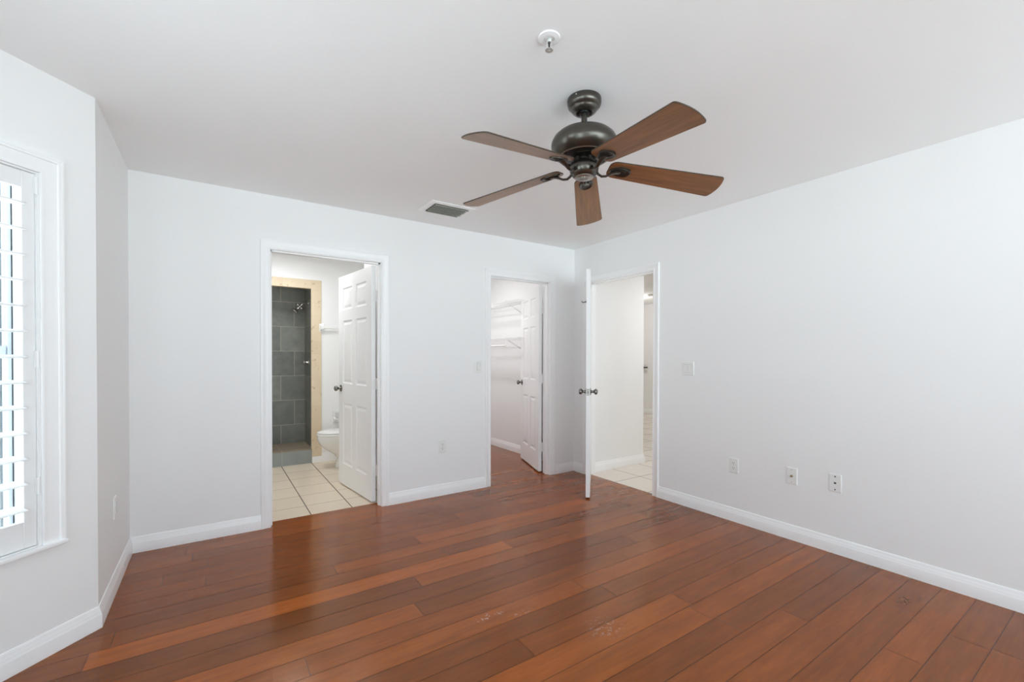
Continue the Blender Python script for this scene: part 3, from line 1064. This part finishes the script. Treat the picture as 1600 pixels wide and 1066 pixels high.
def switch(loc, d, nrm, gangs, label):
    root = empty('light_switch', M=plate_frame(loc, d, nrm))
    tag(root, label, 'light switch')
    plate_mb(0.070 + 0.046 * (gangs - 1), 0.115).build('cover_plate', M_PLATE, root)
    for g in range(gangs):
        cx = (g - (gangs - 1) / 2) * 0.046
        bz = MB()
        bz.box((cx - 0.0178, -0.0345, 0.004), (cx + 0.0178, 0.0345, 0.0066))
        bz.build('switch_surround', M_GREY, root)
        rk = MB()
        rk.poly([(cx - 0.0162, -0.033, 0.005), (cx + 0.0162, -0.033, 0.005), (cx + 0.0162, 0.033, 0.005), (cx - 0.0162, 0.033, 0.005),
                 (cx - 0.0162, -0.033, 0.0105), (cx + 0.0162, -0.033, 0.0105), (cx + 0.0162, 0, 0.0078), (cx - 0.0162, 0, 0.0078), (cx + 0.0162, 0.033, 0.0078), (cx - 0.0162, 0.033, 0.0078)],
                [(0, 3, 2, 1), (4, 5, 6, 7), (7, 6, 8, 9), (0, 1, 5, 4), (1, 2, 8, 6, 5), (2, 3, 9, 8), (3, 0, 4, 7, 9)])
        rk.build('rocker', M_PLATE, root)
    return root


def outlet(loc, d, nrm, label, painted=False):
    root = empty('wall_outlet', M=plate_frame(loc, d, nrm))
    tag(root, label, 'wall outlet')
    plate_mb(0.070, 0.115).build('cover_plate', M_WALL if painted else M_PLATE, root)
    for cy in (-0.0195, 0.0195):
        fc = MB()
        ring = []
        for q in range(24):
            th = 2 * math.pi * q / 24
            ring.append((max(-0.0165, min(0.0165, 0.0172 * math.cos(th))), max(-0.0125, min(0.0125, 0.0172 * math.sin(th))) + cy))
        fc.loft([[(x, y, 0.005) for x, y in ring], [(x, y, 0.0085) for x, y in ring]])
        fo = fc.build('receptacle', M_WALL if painted else M_PLATE, root)
        sl = MB()
        sl.box((-0.0075, cy + 0.000, 0.0083), (-0.0050, cy + 0.0085, 0.0088))
        sl.box((0.0050, cy + 0.001, 0.0083), (0.0075, cy + 0.0080, 0.0088))
        disc(sl, 0, cy - 0.0065, 0.0028, 0.0083, 0.0088, 12)
        sl.build('socket_slots', M_SLOT, fo)
    sc = MB()
    disc(sc, 0, 0, 0.0028, 0.005, 0.0068, 12)
    sc.build('screw', M_GREY, root)
    return root


switch((-1.216, 0, 1.165), (1, 0, 0), (0, -1, 0), 1, 'single white rocker switch beside the closet doorway')
switch((0, -1.422, 1.164), (0, -1, 0), (-1, 0, 0), 2, 'double white rocker switch on the right wall')
outlet((-1.591, 0, 0.442), (1, 0, 0), (0, -1, 0), 'white duplex outlet on the back wall between the doorways')
outlet((0, -1.826, 0.428), (0, -1, 0), (-1, 0, 0), 'white duplex outlet low on the right wall')
outlet((-W, -0.520, 0.442), (0, 1, 0), (1, 0, 0), 'painted over duplex outlet on the short left wall', painted=True)

cp = empty('cable_outlet', M=plate_frame((0, -2.237, 0.440), (0, -1, 0), (-1, 0, 0)))
tag(cp, 'white cable plate with one brass coaxial connector on the right wall', 'cable outlet')
plate_mb(0.070, 0.115).build('cover_plate', M_PLATE, cp)
mb = MB()
mb.lathe([(0, 0.005), (0.0085, 0.005), (0.0085, 0.0085), (0.0055, 0.009), (0.0055, 0.018), (0.003, 0.018), (0.003, 0.012), (0, 0.012)], 18)
mb.build('coaxial_connector', M_BRASS, cp, smooth=40)
for cy in (-0.042, 0.042):
    mb = MB()
    disc(mb, 0, cy, 0.0030, 0.005, 0.0072, 12)
    mb.build('screw', M_GREY, cp)
pp = empty('phone_outlet', M=plate_frame((0, -2.495, 0.452), (0, -1, 0), (-1, 0, 0)))
tag(pp, 'white wall plate with three dark dots nearest the viewer', 'phone outlet')
plate_mb(0.070, 0.115).build('cover_plate', M_PLATE, pp)
mb = MB()
mb.box((-0.0062, -0.0055, 0.005), (0.0062, 0.0055, 0.0068))
mb.build('phone_jack', M_SLOT, pp)
for cy in (-0.042, 0.042):
    mb = MB()
    disc(mb, 0, cy, 0.0045, 0.005, 0.0072, 12)
    mb.build('screw', M_SLOT, pp)


# ------------------------------------------------------------------ ceiling vent
vt = empty('ceiling_vent', (-1.7585, -0.440, H))
tag(vt, 'white framed supply vent grille set in the ceiling near the back wall', 'air vent')
fx, fy = 0.1865, 0.143
ix, iy = 0.1465, 0.108
mb = MB()
ro = [(-fx, -fy), (fx, -fy), (fx, fy), (-fx, fy)]
ri = [(-ix, -iy), (ix, -iy), (ix, iy), (-ix, iy)]
rings = [[(x, y, -0.0005) for x, y in ro], [(x * 0.985, y * 0.985, -0.006) for x, y in ro], [(x * 1.03, y * 1.03, -0.012) for x, y in ri], [(x, y, -0.011) for x, y in ri], [(x, y, -0.0005) for x, y in ri]]
mb.loft(rings, closed=True)
mb.build('frame', M_TRIM, vt)
MB().box((-ix, -iy, -0.0012), (ix, iy, -0.0004)).build('duct_opening', M_DUCT, vt)
for i in range(6):
    yy = -iy + 0.018 + i * (2 * iy - 0.036) / 5
    tilt = R(38)
    mb = MB()
    prof = []
    for q in range(7):
        a = -0.9 + 1.8 * q / 6
        prof.append((0.017 * a, 0.0035 * (1 - a * a)))
    ring = [(y * math.cos(tilt) - z * math.sin(tilt), y * math.sin(tilt) + z * math.cos(tilt)) for y, z in prof]
    ring2 = ring + [(y, z - 0.0012) for y, z in reversed(ring)]
    mb.loft([[(-ix + 0.002, yy + y, -0.013 + z) for y, z in ring2], [(ix - 0.002 - 0.010 * (i % 2), yy + y, -0.013 + z) for y, z in ring2]])
    mb.build('slat', M_GALV, vt, smooth=50)

# ------------------------------------------------------------------ fire sprinkler
def sprinkler(loc, label, esc, body, scale=1.0):
    root = empty('fire_sprinkler', loc)
    tag(root, label, 'fire sprinkler')
    s = scale
    MB().lathe([(0, -0.0002), (0.0400 * s, -0.0002), (0.0405 * s, -0.002), (0.039 * s, -0.0045), (0.030 * s, -0.0065), (0.0205 * s, -0.0070), (0.0195 * s, -0.0045), (0.0, -0.0042)], 40).build('escutcheon', esc, root, smooth=40)
    MB().lathe([(0, -0.002), (0.0105 * s, -0.002), (0.0105 * s, -0.014), (0.008 * s, -0.018), (0.0, -0.019)], 20).build('threaded_body', body, root, smooth=40)
    fa = MB()
    for sg in (-1, 1):
        fa.tube([(sg * 0.008 * s, 0, -0.016), (sg * 0.0115 * s, 0, -0.026), (sg * 0.010 * s, 0, -0.038), (sg * 0.003 * s, 0, -0.046)], 0.0022 * s, 8)
    fa.build('frame_arms', body, root, smooth=40)
    MB().tube([(0, 0, -0.018), (0, 0, -0.044)], 0.0026 * s, 10).build('glass_bulb', M_BLACK, root, smooth=40)
    df = MB()
    n = 24
    ringa, ringb = [], []
    for q in range(n * 2):
        th = math.pi * q / n
        rr = (0.0150 if q % 2 else 0.0135) * s
        ringa.append((rr * math.cos(th), rr * math.sin(th), -0.0455))
        ringb.append((rr * math.cos(th), rr * math.sin(th), -0.0475))
    df.loft([ringa, ringb])
    df.lathe([(0, -0.0475), (0.003 * s, -0.0475), (0.003 * s, -0.050), (0, -0.0505)], 12)
    df.build('deflector', body, root, smooth=30)
    return root


M_SPRK = plain('sprinkler_metal', (0.62, 0.62, 0.60), 0.35, metal=0.5)
sprinkler((-2.279, -2.399, H), 'white fire sprinkler head on the ceiling above the fan', M_TRIM, M_SPRK)
sprinkler((3.05, 1.665, H), 'tiny dark sprinkler on the hallway ceiling at the gap beside the entry door', M_GREY, M_BLACK)
sd = empty('smoke_detector', (3.50, 1.80, H))
tag(sd, 'small pale round detector on the hallway ceiling', 'smoke detector')
MB().lathe([(0, -0.0002), (0.055, -0.0002), (0.055, -0.018), (0.046, -0.030), (0.0, -0.034)], 30).build('housing', M_PLATE, sd, smooth=40)
MB().lathe([(0, -0.034), (0.012, -0.034), (0.012, -0.037), (0, -0.037)], 16).build('test_button', M_GREY, sd)

# ------------------------------------------------------------------ ceiling fan
FX, FY = -1.898, -2.180
fan = empty('ceiling_fan', (FX, FY, H))
tag(fan, 'dark bronze five blade ceiling fan with walnut blades hanging on a short rod', 'ceiling fan')
BZ = 2.142 - H     # blade plane at the hub; the blades droop outwards
DROOP = 0.119
cn = MB()
cn.lathe([(0, -0.0003), (0.0760, -0.0003), (0.0775, -0.004), (0.0775, -0.020), (0.0745, -0.032), (0.066, -0.040), (0.062, -0.043), (0.060, -0.048), (0.052, -0.058), (0.042, -0.064), (0.038, -0.066), (0.036, -0.064), (0.034, -0.055), (0.0, -0.052)], 48)
cno = cn.build('canopy', M_BRONZE, fan, smooth=45)
for th in (-20, 70, 25, 200):
    c, s = math.cos(R(th)), math.sin(R(th))
    M = Matrix.Translation((0.0772 * c, 0.0772 * s, -0.012)) @ Matrix.Rotation(R(th), 4, 'Z') @ Matrix.Rotation(R(90), 4, 'Y')
    MB().lathe([(0, 0), (0.0042, 0), (0.0036, 0.002), (0, 0.0028)], 12, M).build('canopy_screw', M_CHROME, cno, smooth=40)
hb = MB()
hb.lathe([(0.0, -0.052), (0.028, -0.054), (0.024, -0.066), (0.0, -0.070)], 28)
hb.build('hanger_ball', M_BLACK, fan, smooth=45)
rd = MB()
rd.lathe([(0, -0.060), (0.0135, -0.060), (0.0135, -0.128), (0.020, -0.130), (0.020, -0.142), (0.0, -0.143)], 24)
rd.build('downrod', M_BRONZE, fan, smooth=45)
mh = MB()
mh.lathe([(0.0, -0.136), (0.030, -0.137), (0.060, -0.141), (0.095, -0.151), (0.122, -0.164), (0.140, -0.180), (0.149, -0.198), (0.151, -0.212), (0.148, -0.228), (0.138, -0.246), (0.124, -0.260), (0.116, -0.266), (0.112, -0.266), (0.110, -0.262), (0.110, -0.240), (0.0, -0.238)], 64)
mho = mh.build('motor_housing', M_BRONZE, fan, smooth=45)
rim = MB()
rim.lathe([(0.1165, -0.2655), (0.1185, -0.2672), (0.1165, -0.2690), (0.1125, -0.2690), (0.1115, -0.2672), (0.1125, -0.2655)], 64, cap=False)
rim.build('rim_bead', M_RING, mho, smooth=45)
fw = MB()
fw.lathe([(0.0, -0.240), (0.100, -0.241), (0.100, -0.262), (0.085, -0.268), (0.055, -0.270), (0.045, -0.276), (0.0, -0.276)], 48)
fwo = fw.build('flywheel', M_BLACK, fan, smooth=40)
for i in range(5):
    th = R(-12.06 - 88 + 36 + 72 * i)
    M = Matrix.Rotation(th, 4, 'Z') @ Matrix.Translation((0.072, 0, -0.2685))
    vs = MB()
    pts = [(0.006 * math.cos(q), 0.026 * math.sin(q)) for q in [2 * math.pi * kq / 20 for kq in range(20)]]
    vs.loft([[(x, y, 0.002) for x, y in pts], [(x, y, -0.0022) for x, y in pts]], M=M)
    vs.build('vent_slot_rim', M_BRONZE, fwo, smooth=40)
sw = MB()
sw.lathe([(0.0, -0.270), (0.040, -0.270), (0.040, -0.284), (0.042, -0.288), (0.050, -0.290), (0.060, -0.297), (0.0655, -0.308), (0.0668, -0.320), (0.063, -0.336), (0.054, -0.349), (0.045, -0.356), (0.0, -0.356)], 48)
swo = sw.build('switch_housing', M_BRONZE, fan, smooth=45)
bc = MB()
bc.lathe([(0.0, -0.355), (0.043, -0.355), (0.043, -0.359), (0.040, -0.3605), (0.0, -0.3605)], 40)
bc.lathe([(0.0, -0.3605), (0.004, -0.3605), (0.004, -0.3635), (0.0, -0.364)], 12)
bc.build('bottom_cap', M_RING, swo, smooth=45)

# one blade with its iron (local x is outward)
PITCHB = -0.2134


def blade_outline():
    pts = []
    r0, r1, w0, w1 = 0.115, 0.645, 0.056, 0.0760
    # root end: rounded corners
    cr = 0.034
    for q in range(7):
        a = math.pi + (math.pi / 2) * q / 6
        pts.append((r0 + cr + cr * math.cos(a), -(w0 - cr) + cr * math.sin(a)))
    n = 8
    ct = 0.016
    for q in range(1, n):
        f = q / n
        pts.append((r0 + cr + (r1 - ct - r0 - cr) * f, -(w0 + (w1 - w0) * f)))
    for q in range(5):
        a = -math.pi / 2 + (math.pi / 2 * 0.8) * q / 4
        pts.append((r1 - ct + ct * math.cos(a), -(w1 - ct) + ct * math.sin(a)))
    ye = pts[-1][1]
    xe = pts[-1][0]
    for q in range(1, 12):
        f = q / 12
        y = ye + (-2 * ye) * f
        pts.append((xe + 0.012 * (1 - (y / ye) ** 2), y))
    half = [(x, -y) for x, y in reversed(pts[:7 + n - 1 + 5])]
    return pts + half


out = blade_outline()
irons = []
blades = []
Mp = Matrix.Rotation(PITCHB, 4, 'X')
bmh = MB()
rings = [[(x, y, z) for x, y in [((x - 0.39) * sc_ + 0.39, y * (1 - (1 - sc_) * 4)) for x, y in out]] for sc_, z in ((0.996, 0.0030), (1.0, 0.0020), (1.0, -0.0020), (0.996, -0.0030))]
bmh.loft(rings, cap=True, M=Mp)
for idx in range(len(bmh.f)):
    bmh.mi[idx] = 0 if len(bmh.f[idx]) > 4 else 1
blade0 = bmh.build('blade', [M_BLADE, M_EDGE], fan)
ir = MB()
# curved arm from the flywheel down to the leaf
ir.tube([(0.050, 0, 0.027), (0.054, 0, 0.008), (0.060, 0, -0.014), (0.071, 0, -0.032), (0.088, 0, -0.040), (0.108, 0, -0.036), (0.130, 0, -0.022), (0.150, 0, -0.013), (0.172, 0.002, -0.0095)],
        [(0.005, 0.012), (0.005, 0.011), (0.005, 0.0095), (0.005, 0.009), (0.005, 0.009), (0.005, 0.009), (0.005, 0.011), (0.004, 0.014), (0.003, 0.017)], 12)
leaf = []
nl = 28
def leaf_ring(sc, z):
    r_ = []
    for q in range(nl):
        th = 2 * math.pi * q / nl
        x = 0.050 * math.cos(th)
        wv_ = 0.033 * (1 + 0.18 * math.cos(th))
        r_.append((0.172 + x * sc, wv_ * math.sin(th) * sc, z))
    return r_
ir.loft([leaf_ring(1.0, -0.0031), leaf_ring(1.0, -0.0080), leaf_ring(0.93, -0.0098), leaf_ring(0.86, -0.0080), leaf_ring(0.5, -0.0062), leaf_ring(0.02, -0.0060)], M=Mp)
for q in (-0.016, -0.004, 0.008):
    ir.tube([Mp @ Vector((0.134, q * 0.5, -0.0078)), Mp @ Vector((0.154, q * 0.9, -0.0085)), Mp @ Vector((0.179, q + 0.004, -0.0080)), Mp @ Vector((0.199, q + 0.010, -0.0070))], 0.0018, 6)
iron0 = ir.build('blade_iron', M_BRONZE, blade0, smooth=45)
for i in range(5):
    if i == 0:
        b_ = blade0
    else:
        b_ = blade0.copy()
        col.objects.link(b_)
        b_.parent = fan
        c_ = iron0.copy()
        col.objects.link(c_)
        c_.parent = b_
    b_.location = (0, 0, BZ)
    b_.rotation_euler = (0, DROOP, R(-88 + 72 * i) - 0.2085)

# ------------------------------------------------------------------ closet shelves
def wire_shelf(z, label, rod):
    root = empty('wire_shelf', (0, 0, z))
    tag(root, label, 'wire shelf')
    ya, yb, dep = 0.66, 2.34, 0.305
    mb = MB()
    for x in (-0.006, -0.10, -0.20, -dep):
        mb.tube([(x, ya, 0), (x, yb, 0)], 0.0032, 8)
    mb.tube([(-dep, ya, -0.028), (-dep, yb, -0.028)], 0.0032, 8)
    y = ya
    while y <= yb:
        mb.tube([(-0.004, y, 0.0035), (-dep, y, 0.0035), (-dep - 0.003, y, -0.028)], 0.0014, 5)
        y += 0.0254
    mb.build('wire_deck', M_WIRE, root)
    for yk in (0.905,):
        br = MB()
        dz = -0.165
        br.tube([(-dep + 0.004, yk, -0.016), (-0.012, yk + 0.16 * 0, dz), (-0.003, yk, dz - 0.022)], [(0.004, 0.009)] * 3, 8)
        br.box((-0.003, yk - 0.012, dz - 0.05), (0.0, yk + 0.012, dz + 0.01))
        br.tube([(-dep - 0.008, yk, 0.010), (-dep - 0.009, yk, -0.034)], 0.006, 8)
        br.build('support_bracket', M_WIRE, root)
    for yk in (1.9, ):
        br = MB()
        br.tube([(-dep + 0.004, yk, -0.016), (-0.012, yk, -0.165), (-0.003, yk, -0.187)], [(0.004, 0.009)] * 3, 8)
        br.build('support_bracket', M_WIRE, root)
    for q in range(6):
        MB().box((-0.012, ya + 0.10 + q * 0.26, -0.012), (0.0, ya + 0.118 + q * 0.26, 0.010)).build('wall_clip', M_WIRE, root)
    if rod:
        MB().tube([(-dep + 0.01, 0.935, -0.092), (-dep + 0.01, yb, -0.092)], 0.0125, 14).build('hang_rod', M_WIRE, root, smooth=40)
        hk_ = MB()
        hk_.tube([(-dep + 0.004, 0.915, -0.020), (-dep - 0.014, 0.915, -0.070), (-dep - 0.012, 0.915, -0.104), (-dep + 0.010, 0.915, -0.116), (-dep + 0.030, 0.915, -0.100), (-dep + 0.030, 0.915, -0.084)], 0.0052, 10)
        hk_.build('rod_hook', M_WIRE, root, smooth=40)
    return root


wire_shelf(1.945, 'upper white wire shelf on the closet wall', False)
wire_shelf(1.490, 'lower white wire shelf with hanging rod in the closet', True)

# ------------------------------------------------------------------ bathroom fittings
# toilet, seen from its left side, bowl pointing left
TYC = 1.600
tl = empty('toilet', (-1.618, TYC, 0))
tag(tl, 'white ceramic toilet half hidden behind the open bathroom door', 'toilet')


def egg(x_back, x_front, half, z, n=36):
    """egg outline; local x negative towards the bowl front"""
    r_ = []
    xc = x_back - (x_back - x_front) * 0.42
    for q in range(n):
        th = 2 * math.pi * q / n
        c, s = math.cos(th), math.sin(th)
        x = xc + ((x_back - xc) * c if c > 0 else (xc - x_front) * c)
        r_.append((x, half * s, z))
    return r_


bw = MB()
bw.loft([egg(-0.10, -0.560, 0.108, 0.0), egg(-0.10, -0.560, 0.108, 0.012), egg(-0.11, -0.545, 0.094, 0.05), egg(-0.13, -0.530, 0.088, 0.11), egg(-0.14, -0.570, 0.105, 0.155),
         egg(-0.15, -0.655, 0.142, 0.215), egg(-0.16, -0.715, 0.168, 0.275), egg(-0.17, -0.738, 0.180, 0.325), egg(-0.17, -0.742, 0.183, 0.360), egg(-0.175, -0.738, 0.180, 0.372)])
bw.build('bowl', M_CERAM, tl, smooth=60)
st_ = MB()
st_.loft([egg(-0.19, -0.742, 0.184, 0.374), egg(-0.185, -0.748, 0.190, 0.378), egg(-0.185, -0.748, 0.190, 0.390), egg(-0.19, -0.744, 0.186, 0.394)])
st_.build('seat', M_SEAT, tl, smooth=40)
ld = MB()
ld.loft([egg(-0.20, -0.735, 0.178, 0.3965), egg(-0.19, -0.744, 0.186, 0.400), egg(-0.19, -0.744, 0.186, 0.411), egg(-0.20, -0.735, 0.178, 0.418), egg(-0.24, -0.68, 0.12, 0.424), egg(-0.36, -0.50, 0.03, 0.4265)])
ld.build('lid', M_SEAT, tl, smooth=40)
tk = MB()
def rr(x0, x1, hy, z, c=0.02):
    pts = []
    for cx_, cy_, a0 in ((x1 - c, hy - c, 0), (x0 + c, hy - c, 90), (x0 + c, -hy + c, 180), (x1 - c, -hy + c, 270)):
        for q in range(4):
            a = R(a0 + 30 * q)
            pts.append((cx_ + c * math.cos(a), cy_ + c * math.sin(a), z))
    return pts
tk.loft([rr(-0.19, -0.012, 0.205, 0.385), rr(-0.20, -0.010, 0.215, 0.42), rr(-0.205, -0.010, 0.220, 0.70)])
tk.build('tank', M_CERAM, tl, smooth=40)
MB().loft([rr(-0.212, -0.006, 0.226, 0.701), rr(-0.215, -0.006, 0.229, 0.715), rr(-0.208, -0.010, 0.222, 0.735)]).build('tank_lid', M_CERAM, tl, smooth=40)
pd = MB()
pd.loft([rr(-0.30, -0.05, 0.10, 0.0), rr(-0.30, -0.05, 0.095, 0.25), rr(-0.28, -0.02, 0.14, 0.385)])
pd.build('pedestal', M_CERAM, tl, smooth=50)

# towel bar
tb = empty('towel_bar', (-2.240, YF, 1.600))
tag(tb, 'white ceramic towel bar on the bathroom wall above the toilet', 'towel bar')
for dx in (0.0, 0.56):
    mb = MB()
    rings = [[(dx + a, -y, b) for a, b in ((-w_, -h_), (w_, -h_), (w_, h_), (-w_, h_))] for w_, h_, y in ((0.034, 0.056, 0.0), (0.034, 0.056, 0.006), (0.026, 0.045, 0.014), (0.019, 0.026, 0.026), (0.018, 0.022, 0.055), (0.014, 0.018, 0.062))]
    mb.loft(rings)
    mb.build('post', M_CERAM, tb, bevel=0.004)
MB().tube([(0.018, -0.042, 0), (0.542, -0.042, 0)], 0.0105, 14).build('rod', M_CERAM, tb, smooth=40)

# toilet paper holder
tp = empty('toilet_paper_holder', (-2.030, YF, 0.530))
tag(tp, 'white ceramic toilet paper holder set in the wall above the toilet', 'toilet paper holder')
mb = MB()
mb.box((-0.085, -0.012, -0.075), (0.085, 0.0, 0.075))
mb.build('back_plate', M_CERAM, tp, bevel=0.005)
MB().box((-0.060, -0.0135, -0.045), (0.060, -0.0121, 0.048)).build('recess_shade', M_RECESS_SHADE, tp)  # flat sheet with the shade of a hollow in its colour
for sg in (-1, 1):
    mb = MB()
    mb.loft([[(sg * 0.066 + a * 0.012, -0.012, -0.03 + b * 0.020) for a, b in ((-1, -1), (1, -1), (1, 1), (-1, 1))], [(sg * 0.066 + a * 0.010, -0.055, -0.035 + b * 0.015) for a, b in ((-1, -1), (1, -1), (1, 1), (-1, 1))]])
    mb.build('arm', M_CERAM, tp, bevel=0.003)
MB().tube([(-0.056, -0.045, -0.034), (0.056, -0.045, -0.034)], 0.011, 14).build('roller', M_CERAM, tp, smooth=40)

# shower head on a curved arm from the right wall
shd = empty('shower_sprayer', (-2.325, 2.36, 1.930))
tag(shd, 'chrome shower head on a bent arm against the dark slate', 'shower head')
MB().lathe([(0, 0), (0.030, 0), (0.028, 0.004), (0.012, 0.008), (0, 0.009)], 24, Matrix.Rotation(R(-90), 4, 'Y')).build('wall_flange', M_CHROME, shd, smooth=40)
MB().tube([(0, 0, 0), (-0.025, 0, 0.004), (-0.050, 0, -0.004), (-0.070, 0, -0.022), (-0.085, 0, -0.042)], 0.009, 12).build('shower_arm', M_CHROME, shd, smooth=40)
def aim(p, dr):
    q = Vector((0, 0, 1)).rotation_difference(Vector(dr).normalized())
    return Matrix.Translation(p) @ q.to_matrix().to_4x4()
Mh = aim((-0.085, 0, -0.042), (-0.62, -0.05, -0.66))
MB().lathe([(0, -0.004), (0.013, -0.004), (0.018, 0.008), (0.018, 0.022), (0.012, 0.030), (0.0105, 0.060), (0.013, 0.066), (0, 0.067)], 24, Mh).build('diverter_body', M_CHROME, shd, smooth=40)
for sg in (-1, 1):
    Mk = aim(Vector((-0.085, 0, -0.042)) + Vector((-0.62, -0.05, -0.66)).normalized() * 0.016, (sg * -0.60, -0.3, sg * 0.62))
    MB().lathe([(0, 0.012), (0.008, 0.014), (0.008, 0.028), (0.016, 0.030), (0.017, 0.044), (0.010, 0.048), (0, 0.049)], 16, Mk).build('diverter_knob', M_CHROME, shd, smooth=40)
MB().lathe([(0, 0.062), (0.014, 0.064), (0.024, 0.076), (0.044, 0.092), (0.046, 0.100), (0.043, 0.106), (0, 0.107)], 28, Mh).build('spray_head', M_CHROME, shd, smooth=40)

# shower valve handle
sv = empty('shower_valve', (-2.325, 2.36, 1.185))
tag(sv, 'small metal shower valve handle on the right shower wall', 'shower valve')
MB().lathe([(0, 0), (0.046, 0), (0.044, 0.004), (0.020, 0.008), (0.018, 0.024), (0, 0.025)], 28, Matrix.Rotation(R(-90), 4, 'Y')).build('trim_plate', M_CHROME, sv, smooth=40)
MB().lathe([(0, 0.022), (0.014, 0.022), (0.014, 0.040), (0.026, 0.044), (0.026, 0.062), (0.018, 0.068), (0, 0.069)], 24, Matrix.Rotation(R(-90), 4, 'Y')).build('handle', M_RING, sv, smooth=40)

# ------------------------------------------------------------------ far hallway ledge
lg = empty('wall_ledge', (4.75, 2.93, 1.028))
tag(lg, 'small dark ledge on the far wall seen through the hallway gap', 'wall ledge')
MB().box((-0.10, -0.075, -0.012), (0.0, 0.16, 0.012)).build('shelf_board', M_DARKWOOD, lg, bevel=0.003)
MB().box((-0.085, -0.070, -0.055), (0.0, -0.045, -0.012)).build('bracket', M_PLATE, lg, bevel=0.003)
